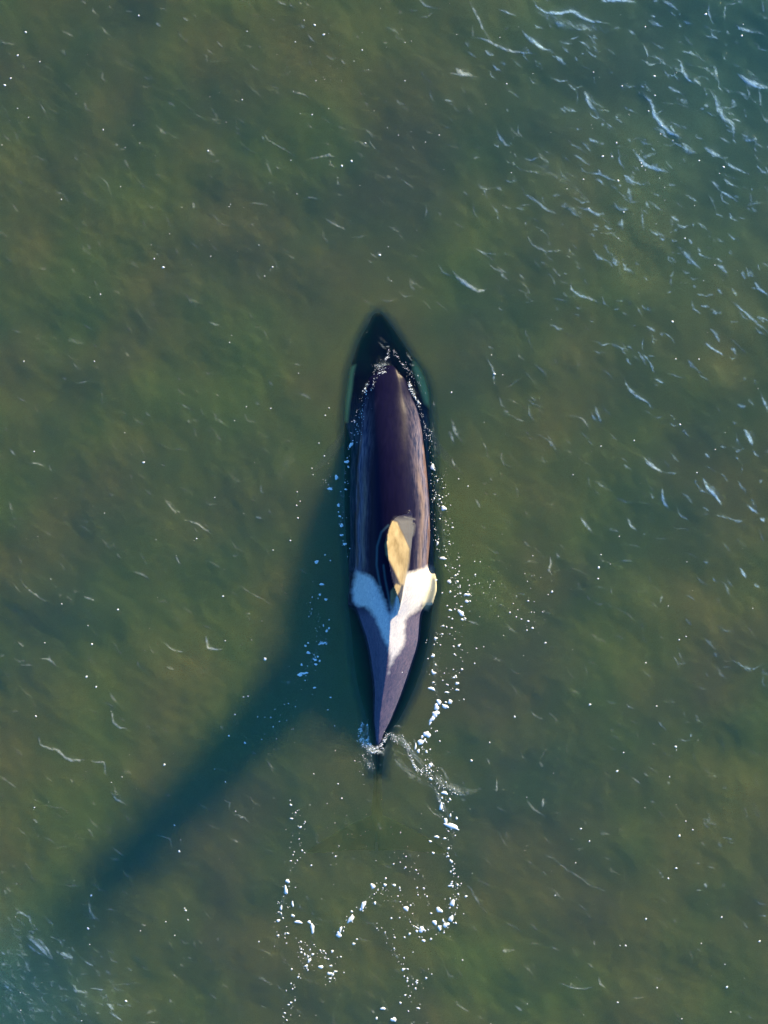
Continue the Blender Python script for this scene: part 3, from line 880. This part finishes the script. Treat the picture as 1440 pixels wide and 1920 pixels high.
class Foam:
    def __init__(self):
        self.V, self.T, self.n = [], [], 0

    def blob(self, px, py, rx, ry, ang=0.0, k=None, rough=.32):
        x, y = W(px, py)
        rx, ry = rx / PPM, ry / PPM
        r = max(rx, ry)
        k = k or (7 if r < .014 else 12 if r < .04 else 22)
        ca, sa = math.cos(R(ang)), math.sin(R(ang))
        ph = [random.uniform(0, 6.28) for _ in range(3)]
        z = top_z(x, y)
        z0 = z - .004
        hh = min(.009, .25 * min(rx, ry) + .002)
        rows = []
        for f, zz in ((1.0, 0.0), (.86, .65), (.5, .95)):
            for i in range(k):
                a = 2 * math.pi * i / k
                q = 1 + rough * (math.sin(2 * a + ph[0]) * .6 + math.sin(3 * a + ph[1]) * .5 + math.sin(5 * a + ph[2]) * .3)
                u, v = rx * q * f * math.cos(a), ry * q * f * math.sin(a)
                rows.append((x + u * ca - v * sa, y + u * sa + v * ca, z0 + .003 + hh * zz))
        rows.append((x, y, z0 + .003 + hh))
        b = self.n
        for rr in range(2):
            for i in range(k):
                a0, b0 = b + rr * k + i, b + rr * k + (i + 1) % k
                self.T += [(a0, b0, b0 + k), (a0, b0 + k, a0 + k)]
        for i in range(k):
            self.T.append((b + 2 * k + i, b + 2 * k + (i + 1) % k, b + 3 * k))
        self.V += rows
        self.n += len(rows)

    def scatter(self, px, py, sx, sy, n, r0=.5, r1=1.3, ang=0):
        ca, sa = math.cos(R(ang)), math.sin(R(ang))
        for _ in range(n):
            u, v = random.gauss(0, sx), random.gauss(0, sy)
            r = r0 + (r1 - r0) * random.random() ** 2.5
            self.blob(px + u * ca - v * sa, py + u * sa + v * ca, r, r * random.uniform(.6, 1), random.uniform(0, 180))

    def along(self, pts, n, spread, r0=.5, r1=1.3):
        P = np.array(pts, float)
        sg = np.linalg.norm(np.diff(P, axis=0), axis=1)
        cum = np.concatenate([[0], np.cumsum(sg)])
        for _ in range(n):
            t = random.random() * cum[-1]
            q = (np.interp(t, cum, P[:, 0]), np.interp(t, cum, P[:, 1]))
            r = r0 + (r1 - r0) * random.random() ** 2.5
            self.blob(q[0] + random.gauss(0, spread), q[1] + random.gauss(0, spread), r * random.uniform(1, 1.7), r, random.uniform(0, 180))

    def build(self, name):
        return link(name, mesh_np(name, self.V, None, self.T), M_FOAM)


def many(fo, ox, oy, s, items):
    for it in items:
        fo.blob(ox + it[0] * s, oy + it[1] * s, it[2] * s, it[3] * s, it[4] if len(it) > 4 else 0)


# the largest clumps, one by one
big = [
    (440, 1450, .3889, [(1047, 255, 36, 11, -25), (1018, 232, 7, 19, 15)], "long bright white foam clump right of the wake between tail and ring"),
    (440, 1450, .3889, [(502, 776, 14, 14), (511, 752, 5, 18, -18)], "tadpole shaped foam clump at the lower middle of the ring behind the tail"),
    (440, 1450, .3889, [(560, 702, 10, 24, -28)], "slanting oval foam clump just above the tadpole shaped clump"),
    (440, 1450, .3889, [(620, 635, 11, 20, -28), (607, 655, 4, 8, -20)], "slanting ragged foam clump halfway up the inner arc of the ring"),
    (440, 1450, .3889, [(666, 544, 12, 12)], "round foam clump at the top of the ring's inner arc"),
    (440, 1450, .3889, [(375, 747, 10, 22, 5), (360, 718, 12, 6, -40)], "hooked foam clump at the lower left of the ring behind the tail"),
    (440, 1450, .3889, [(247, 562, 9, 19, 5), (255, 519, 10, 9)], "tall foam clump on the far left edge of the ring"),
    (440, 1450, .3889, [(307, 717, 16, 8, -15)], "flat foam clump left of the hooked clump"),
    (440, 1450, .3889, [(986, 660, 17, 11, -15)], "thick oval foam clump inside the right end of the ring"),
    (440, 1450, .3889, [(1050, 626, 13, 14)], "round foam clump at the upper right end of the ring"),
    (440, 1450, .3889, [(1044, 700, 11, 16)], "upright foam clump at the right edge of the ring"),
    (440, 1450, .3889, [(1018, 731, 17, 10, 10)], "ragged foam clump at the lower right of the ring"),
    (440, 1450, .3889, [(901, 753, 14, 14), (877, 742, 14, 3, -35)], "round foam clump with a thin streak at the bottom of the ring's right arc"),
    (440, 1450, .3889, [(827, 652, 11, 13)], "grey white foam clump in the middle of the ring's right arc"),
    (440, 1450, .3889, [(767, 1187, 15, 10, -25)], "oval foam clump on its own at the bottom edge of the picture"),
    (440, 1450, .3889, [(458, 965, 12, 8)], "lowest oval foam clump in the small group under the ring"),
    (600, 1150, .20833, [(1048, 845, 20, 34, -15), (1040, 905, 30, 30), (1010, 950, 30, 20, 45)], "long bluish foam strip right of the tail stock"),
    (600, 1150, .20833, [(1070, 798, 22, 24)], "round bright foam clump on top of the long bluish strip"),
    (600, 1150, .20833, [(1125, 838, 32, 17, -35)], "slanting cream foam clump beside the round bright clump"),
    (600, 1150, .20833, [(962, 1088, 30, 30)], "large cream foam clump right of the tail tip"),
    (600, 1150, .20833, [(905, 1160, 28, 22, 45), (918, 1112, 10, 16)], "blue grey foam clump just below the large cream clump"),
    (800, 860, .2604, [(246, 1110, 15, 27, 30)], "wedge shaped foam clump to the right of the saddle patch"),
    (800, 860, .2604, [(118, 717, 24, 10)], "flat wide foam clump right of the dorsal fin"),
    (800, 860, .2604, [(122, 357, 15, 22, 28)], "tilted foam clump off the right flank ahead of the dorsal fin"),
    (800, 860, .2604, [(42, 60, 17, 19)], "round foam clump touching the right flank by the widest part of the back"),
    (800, 860, .2604, [(36, 1656, 22, 13, -10)], "two lobed foam clump low along the right side of the tail stock"),
    (400, 700, .3645, [(447, 1549, 14, 9), (470, 1543, 16, 4, 12), (481, 1540, 7, 5)], "bone shaped foam clump left of the tail stock"),
    (400, 700, .3645, [(708, 368, 8, 14, -25)], "oval foam clump beside the left of the back"),
    (400, 700, .3645, [(633, 535, 9, 12, -20)], "angular foam clump off the left flank, upper of a small group"),
]
for ox, oy, s, items, lab in big:
    fo = Foam()
    many(fo, ox, oy, s, items)
    tag(fo.build("foam_clump"), lab, "foam clump", "large foam clumps floating round the orca")

fo = Foam()
many(fo, 440, 1450, .3889, [
    (415, 933, 11, 9), (279, 628, 5, 15), (224, 648, 6, 12), (280, 686, 8, 7), (210, 711, 10, 6), (725, 538, 9, 6), (769, 539, 7, 7), (676, 625, 6, 7), (877, 760, 6, 6), (911, 807, 10, 6), (843, 773, 6, 6),
    (964, 720, 14, 9, -25), (988, 745, 9, 12), (1042, 543, 13, 5), (957, 384, 6, 6), (943, 328, 8, 5), (974, 306, 12, 6), (1012, 314, 7, 5), (995, 160, 8, 18, -15), (1012, 95, 14, 8, -20), (1115, 594, 6, 6),
    (1078, 583, 5, 5), (359, 903, 6, 13, -20), (486, 955, 8, 5), (345, 928, 8, 6), (470, 859, 6, 7), (376, 873, 6, 6), (574, 822, 9, 5), (589, 800, 5, 4), (715, 1134, 11, 8), (684, 1181, 6, 6),
    (799, 1107, 6, 5), (822, 1070, 5, 5), (872, 1038, 5, 5), (812, 946, 7, 7), (887, 1133, 5, 5), (271, 1106, 5, 5), (317, 259, 6, 5), (275, 218, 8, 4), (271, 152, 6, 5), (819, 790, 5, 4), (946, 799, 6, 5),
    (923, 987, 6, 5), (564, 666, 5, 6), (728, 507, 5, 5), (755, 698, 5, 4), (874, 466, 4, 4), (824, 453, 4, 4), (766, 437, 4, 4), (1031, 362, 5, 5), (1070, 217, 6, 6), (1040, 203, 5, 8), (1005, 710, 5, 8),
    (1066, 721, 5, 5), (1009, 768, 5, 4), (947, 675, 5, 4), (241, 1156, 5, 4), (251, 1190, 4, 4), (279, 1039, 4, 4), (486, 401, 5, 4), (516, 121, 4, 4), (325, 372, 5, 4), (369, 444, 5, 4), (1074, 538, 5, 6)])
S = lambda x, y: (440 + x * .3889, 1450 + y * .3889)
fo.along([S(275, 150), S(320, 260), S(290, 430), S(225, 640), S(210, 780)], 60, 7, .4, 1.5)
fo.along([S(210, 780), S(340, 850), S(360, 930), S(290, 1000), S(250, 1200)], 60, 8, .4, 1.7)
fo.along([S(340, 860), S(480, 880), S(470, 1000)], 40, 9, .5, 1.8)
fo.along([S(500, 780), S(560, 690), S(680, 600)], 20, 9, .4, 1.3)
fo.along([S(680, 540), S(800, 600), S(830, 700), S(900, 760)], 50, 9, .4, 1.5)
fo.along([S(900, 760), S(1000, 740), S(1060, 680), S(1060, 540), S(1040, 400), S(1040, 250), S(1000, 80)], 120, 8, .4, 1.9)
fo.along([S(830, 360), S(880, 480), S(900, 620)], 34, 11, .4, 1.4)
fo.along([S(800, 900), S(880, 1000), S(850, 1200)], 40, 14, .4, 1.6)
fo.along([S(690, 730), S(740, 790), S(820, 930)], 26, 6, .4, 1.2)
fo.scatter(*S(600, 300), 60, 50, 40, .35, 1.0)
tag(fo.build("foam_flecks"), "small white foam flecks in a loose ring behind the tail", None, None, "stuff")

fo = Foam()
many(fo, 800, 860, .2604, [
    (78, 608, 9, 12), (163, 884, 13, 14), (66, 875, 9, 8), (207, 840, 8, 7), (223, 832, 6, 6), (222, 884, 7, 9), (169, 958, 8, 8), (295, 980, 22, 8), (287, 1030, 10, 9), (169, 1090, 11, 8), (256, 1158, 10, 8),
    (277, 1150, 9, 6), (118, 1204, 8, 7), (64, 1294, 13, 9), (45, 1420, 13, 12), (52, 1543, 18, 9, -15), (40, 1530, 8, 10), (145, 1682, 20, 5, -5), (219, 1618, 16, 9), (254, 1517, 8, 7), (208, 1565, 8, 7),
    (195, 1576, 8, 7), (168, 1749, 10, 15, 25), (202, 1084, 6, 6), (232, 812, 6, 5), (54, 287, 6, 7), (93, 291, 8, 6), (345, 1474, 6, 5), (232, 1349, 8, 5), (53, 1339, 5, 5), (25, 1905, 7, 14, -20),
    (140, 268, 5, 4), (120, 210, 6, 4), (230, 146, 5, 4), (297, 198, 5, 5), (240, 925, 5, 5), (112, 967, 6, 5), (148, 1059, 6, 5), (297, 958, 5, 5), (306, 912, 6, 5), (350, 836, 5, 4), (312, 1026, 7, 5),
    (75, 1960, 6, 5), (136, 770, 6, 8, 30), (345, 740, 4, 4), (385, 743, 4, 4), (184, 1153, 8, 5), (160, 1140, 8, 3), (179, 1218, 7, 5), (153, 1630, 6, 5), (48, 1610, 8, 6), (209, 1416, 5, 4), (358, 1366, 6, 5)])
many(fo, 600, 1150, .20833, [(1170, 795, 17, 20, 30), (860, 1200, 9, 30), (885, 1240, 15, 16), (957, 1245, 12, 12), (990, 1225, 8, 8), (1078, 1150, 7, 7), (1040, 1063, 7, 6), (995, 1365, 20, 16), (998, 1488, 14, 12), (1118, 1615, 26, 14, -15),
                             (942, 1142, 11, 12), (1132, 800, 10, 8), (984, 1000, 6, 6), (1364, 1326, 9, 9), (960, 1415, 9, 7)])
many(fo, 840, 640, .41667, [(88, 1140, 12, 6), (85, 1170, 8, 6), (361, 1168, 5, 3), (278, 1220, 4, 4), (380, 1290, 5, 5), (361, 1259, 5, 4), (468, 1127, 5, 5), (678, 1018, 5, 5), (675, 1068, 4, 4), (438, 1357, 5, 4), (41, 1568, 8, 5),
                            (307, 1240, 4, 3), (330, 1250, 4, 3), (355, 1300, 4, 3), (48, 1368, 4, 5), (62, 1475, 4, 4), (122, 1050, 4, 4), (688, 960, 3, 3), (1040, 1343, 4, 3), (1045, 374, 4, 4), (688, 472, 3, 3)])
fo.along([(806, 800), (812, 880), (812, 960), (822, 1040)], 70, 4, .35, 1.1)
fo.along([(826, 880), (832, 950), (845, 1060), (862, 1120), (872, 1170)], 110, 9, .35, 1.5)
fo.along([(822, 1180), (816, 1250), (818, 1310)], 50, 9, .35, 1.4)
fo.along([(850, 1180), (860, 1260), (850, 1320)], 36, 10, .35, 1.4)
fo.scatter(900, 1110, 34, 26, 50, .35, 1.2)
fo.scatter(985, 1130, 34, 40, 40, .35, 1.2)
fo.along([(800, 1370), (790, 1400), (810, 1440), (840, 1480)], 50, 6, .4, 1.5)
tag(fo.build("foam_flecks"), "small white foam flecks drifting along the right side of the orca", None, None, "stuff")

fo = Foam()
many(fo, 400, 700, .3645, [
    (686, 455, 12, 8), (600, 594, 12, 8), (681, 597, 8, 4), (644, 678, 8, 8), (651, 735, 7, 5), (660, 782, 8, 11, 20), (660, 832, 9, 6), (676, 878, 10, 7, -20), (531, 970, 11, 8), (558, 1085, 11, 7),
    (548, 1138, 7, 5), (579, 1163, 10, 5), (435, 744, 4, 4), (489, 1437, 9, 8), (523, 1473, 10, 6), (527, 1497, 8, 6), (547, 1479, 6, 5), (537, 1457, 6, 4), (474, 1402, 6, 5), (583, 1325, 5, 9),
    (566, 1297, 3, 7), (265, 1470, 7, 7), (603, 1667, 5, 4), (520, 1617, 7, 5), (80, 1864, 5, 4), (162, 1901, 6, 5), (111, 1755, 4, 4), (396, 860, 4, 4), (307, 909, 3, 3), (694, 481, 5, 5), (644, 713, 4, 4),
    (454, 1498, 4, 8), (488, 1387, 5, 4), (595, 1311, 4, 7), (596, 1268, 4, 3), (543, 359, 3, 3), (571, 425, 4, 3), (507, 488, 3, 3), (574, 934, 4, 4), (602, 963, 5, 3), (589, 1731, 4, 3), (575, 216, 4, 3),
    (595, 178, 3, 3), (228, 1767, 3, 3), (155, 1665, 4, 3), (178, 1661, 4, 3), (340, 1790, 3, 3), (690, 943, 3, 3), (702, 901, 3, 3), (428, 679, 4, 4), (446, 658, 3, 3), (431, 610, 3, 3)])
for _ in range(34):      # a burst of spray left of the tail stock
    a_ = random.uniform(-.4, 3.6)
    r_ = random.uniform(0, 8)
    fo.blob(605 + r_ * math.cos(a_), 1207 - .8 * r_ * math.sin(a_), random.uniform(1.0, 2.6), .6, math.degrees(a_))
fo.along([(672, 770), (660, 830), (650, 870), (640, 960), (645, 1030)], 60, 4, .35, 1.2)
fo.scatter(610, 905, 14, 16, 24, .35, 1.1)
fo.along([(585, 1120), (600, 1200), (560, 1280)], 40, 8, .35, 1.2)
fo.along([(560, 1270), (520, 1350), (470, 1400)], 26, 20, .35, 1.2)
tag(fo.build("foam_flecks"), "small white foam flecks drifting along the left side of the orca", None, None, "stuff")

fo = Foam()
N = lambda x, y: (640 + x * .1389, 560 + y * .1389)
fo.scatter(*N(520, 930), 8, 6, 70, .3, .9, -20)
for a_, b_ in (((500, 1010), (575, 985)), ((545, 1020), (600, 985)), ((590, 815), (640, 765))):
    fo.along([N(*a_), N(*b_)], 16, .5, .4, .9)
fo.along([N(480, 1050), N(460, 1080), N(420, 1200), N(400, 1250)], 26, 1.8, .3, 1.0)
fo.along([N(370, 1130), N(330, 1220), N(330, 1290)], 26, 1.6, .3, 1.1)
fo.along([N(330, 1290), (678, 765), (672, 800), (668, 830)], 50, 4, .3, .9)
fo.along([N(620, 690), N(640, 780), N(600, 840)], 30, 1.8, .3, .8)
fo.along([N(700, 700), N(760, 780), N(830, 880), N(890, 980)], 34, 2.5, .3, .8)
fo.along([N(905, 1120), N(930, 1220), N(990, 1330), N(1050, 1420)], 70, 1.6, .35, 1.3)
fo.along([N(1050, 1420), (790, 775), (797, 800), (806, 830)], 50, 2.5, .3, .9)
fo.along([N(900, 990), N(1000, 1080), N(1090, 1250)], 26, 4, .3, .8)
tag(fo.build("froth"), "fine bubbly froth breaking over the back of the head", None, None, "stuff")

fo = Foam()
Tt = lambda x, y: (600 + x * .20833, 1150 + y * .20833)
fo.along([Tt(375, 990), Tt(360, 1060), Tt(365, 1150), Tt(420, 1220), Tt(500, 1250), Tt(560, 1210)], 150, 2.4, .35, 1.1)
fo.along([Tt(425, 1000), Tt(430, 1080), Tt(440, 1180), Tt(500, 1220), Tt(560, 1180), Tt(600, 1090)], 170, 1.6, .35, 1.1)
fo.along([Tt(600, 1090), Tt(660, 1110), Tt(700, 1170)], 50, 3.5, .3, .9)
fo.along([Tt(640, 1090), Tt(740, 1120), Tt(790, 1200)], 40, 2, .3, .9)
fo.scatter(*Tt(790, 1205), 3, 4, 30, .35, 1.3)
fo.along([Tt(800, 1260), Tt(850, 1370), Tt(890, 1420)], 60, 1.6, .35, 1.2)
fo.along([Tt(890, 1420), Tt(970, 1380), Tt(1020, 1360)], 30, 2.5, .35, 1.2)
fo.along([Tt(890, 1420), Tt(1000, 1490), Tt(1100, 1560), Tt(1280, 1630)], 60, 4, .3, 1.1)
fo.scatter(*Tt(420, 1340), 10, 12, 50, .35, 1.0)
tag(fo.build("froth"), "white churned froth curling round the tail tip", None, None, "stuff")

fo = Foam()
specks = [(48, 60), (33, 104), (9, 160), (20, 147), (260, 29), (590, 47), (607, 65), (679, 94), (454, 187), (390, 283), (585, 215), (641, 311), (685, 268), (659, 302), (115, 374), (289, 485), (306, 501), (712, 478),
          (1210, 50), (1216, 208), (1227, 143), (1228, 179), (1156, 268), (1094, 336), (1159, 339), (1261, 603), (1267, 673), (1391, 67), (1323, 27), (1357, 313), (1311, 301), (950, 157), (1241, 236), (1130, 293),
          (172, 1208), (162, 1269), (221, 1143), (269, 867), (180, 1288), (498, 1235), (418, 1118), (346, 1703), (348, 1707), (336, 1596), (308, 1434), (171, 1679), (165, 1741), (236, 1877), (67, 1343),
          (1157, 1446), (1211, 1243), (1274, 1567), (1286, 1540), (1299, 1556), (1268, 1628), (1253, 1647), (1353, 1720), (1173, 1773), (1363, 1851), (1158, 1879), (1424, 1765), (1089, 1554), (1105, 1577),
          (965, 1344), (918, 1392), (1041, 1679), (1211, 1723), (1231, 1324), (1106, 1321), (1267, 1400), (1169, 1411), (1232, 1852), (1278, 1910), (884, 1426), (1189, 826), (927, 701), (1275, 796)]
for (x, y) in specks:
    r_ = random.uniform(1.3, 2.3)
    fo.blob(x, y, r_, r_ * .9)
fo.scatter(1190, 260, 50, 70, 26, .5, 1.6)
fo.scatter(640, 110, 90, 90, 46, .45, 1.4)
for _ in range(420):
    fo.scatter(random.uniform(-60, 1500), random.uniform(-60, 1980), 3, 3, 1, .35, 1.6)
tag(fo.build("foam_specks"), "tiny white specks scattered over the open water", None, None, "stuff")
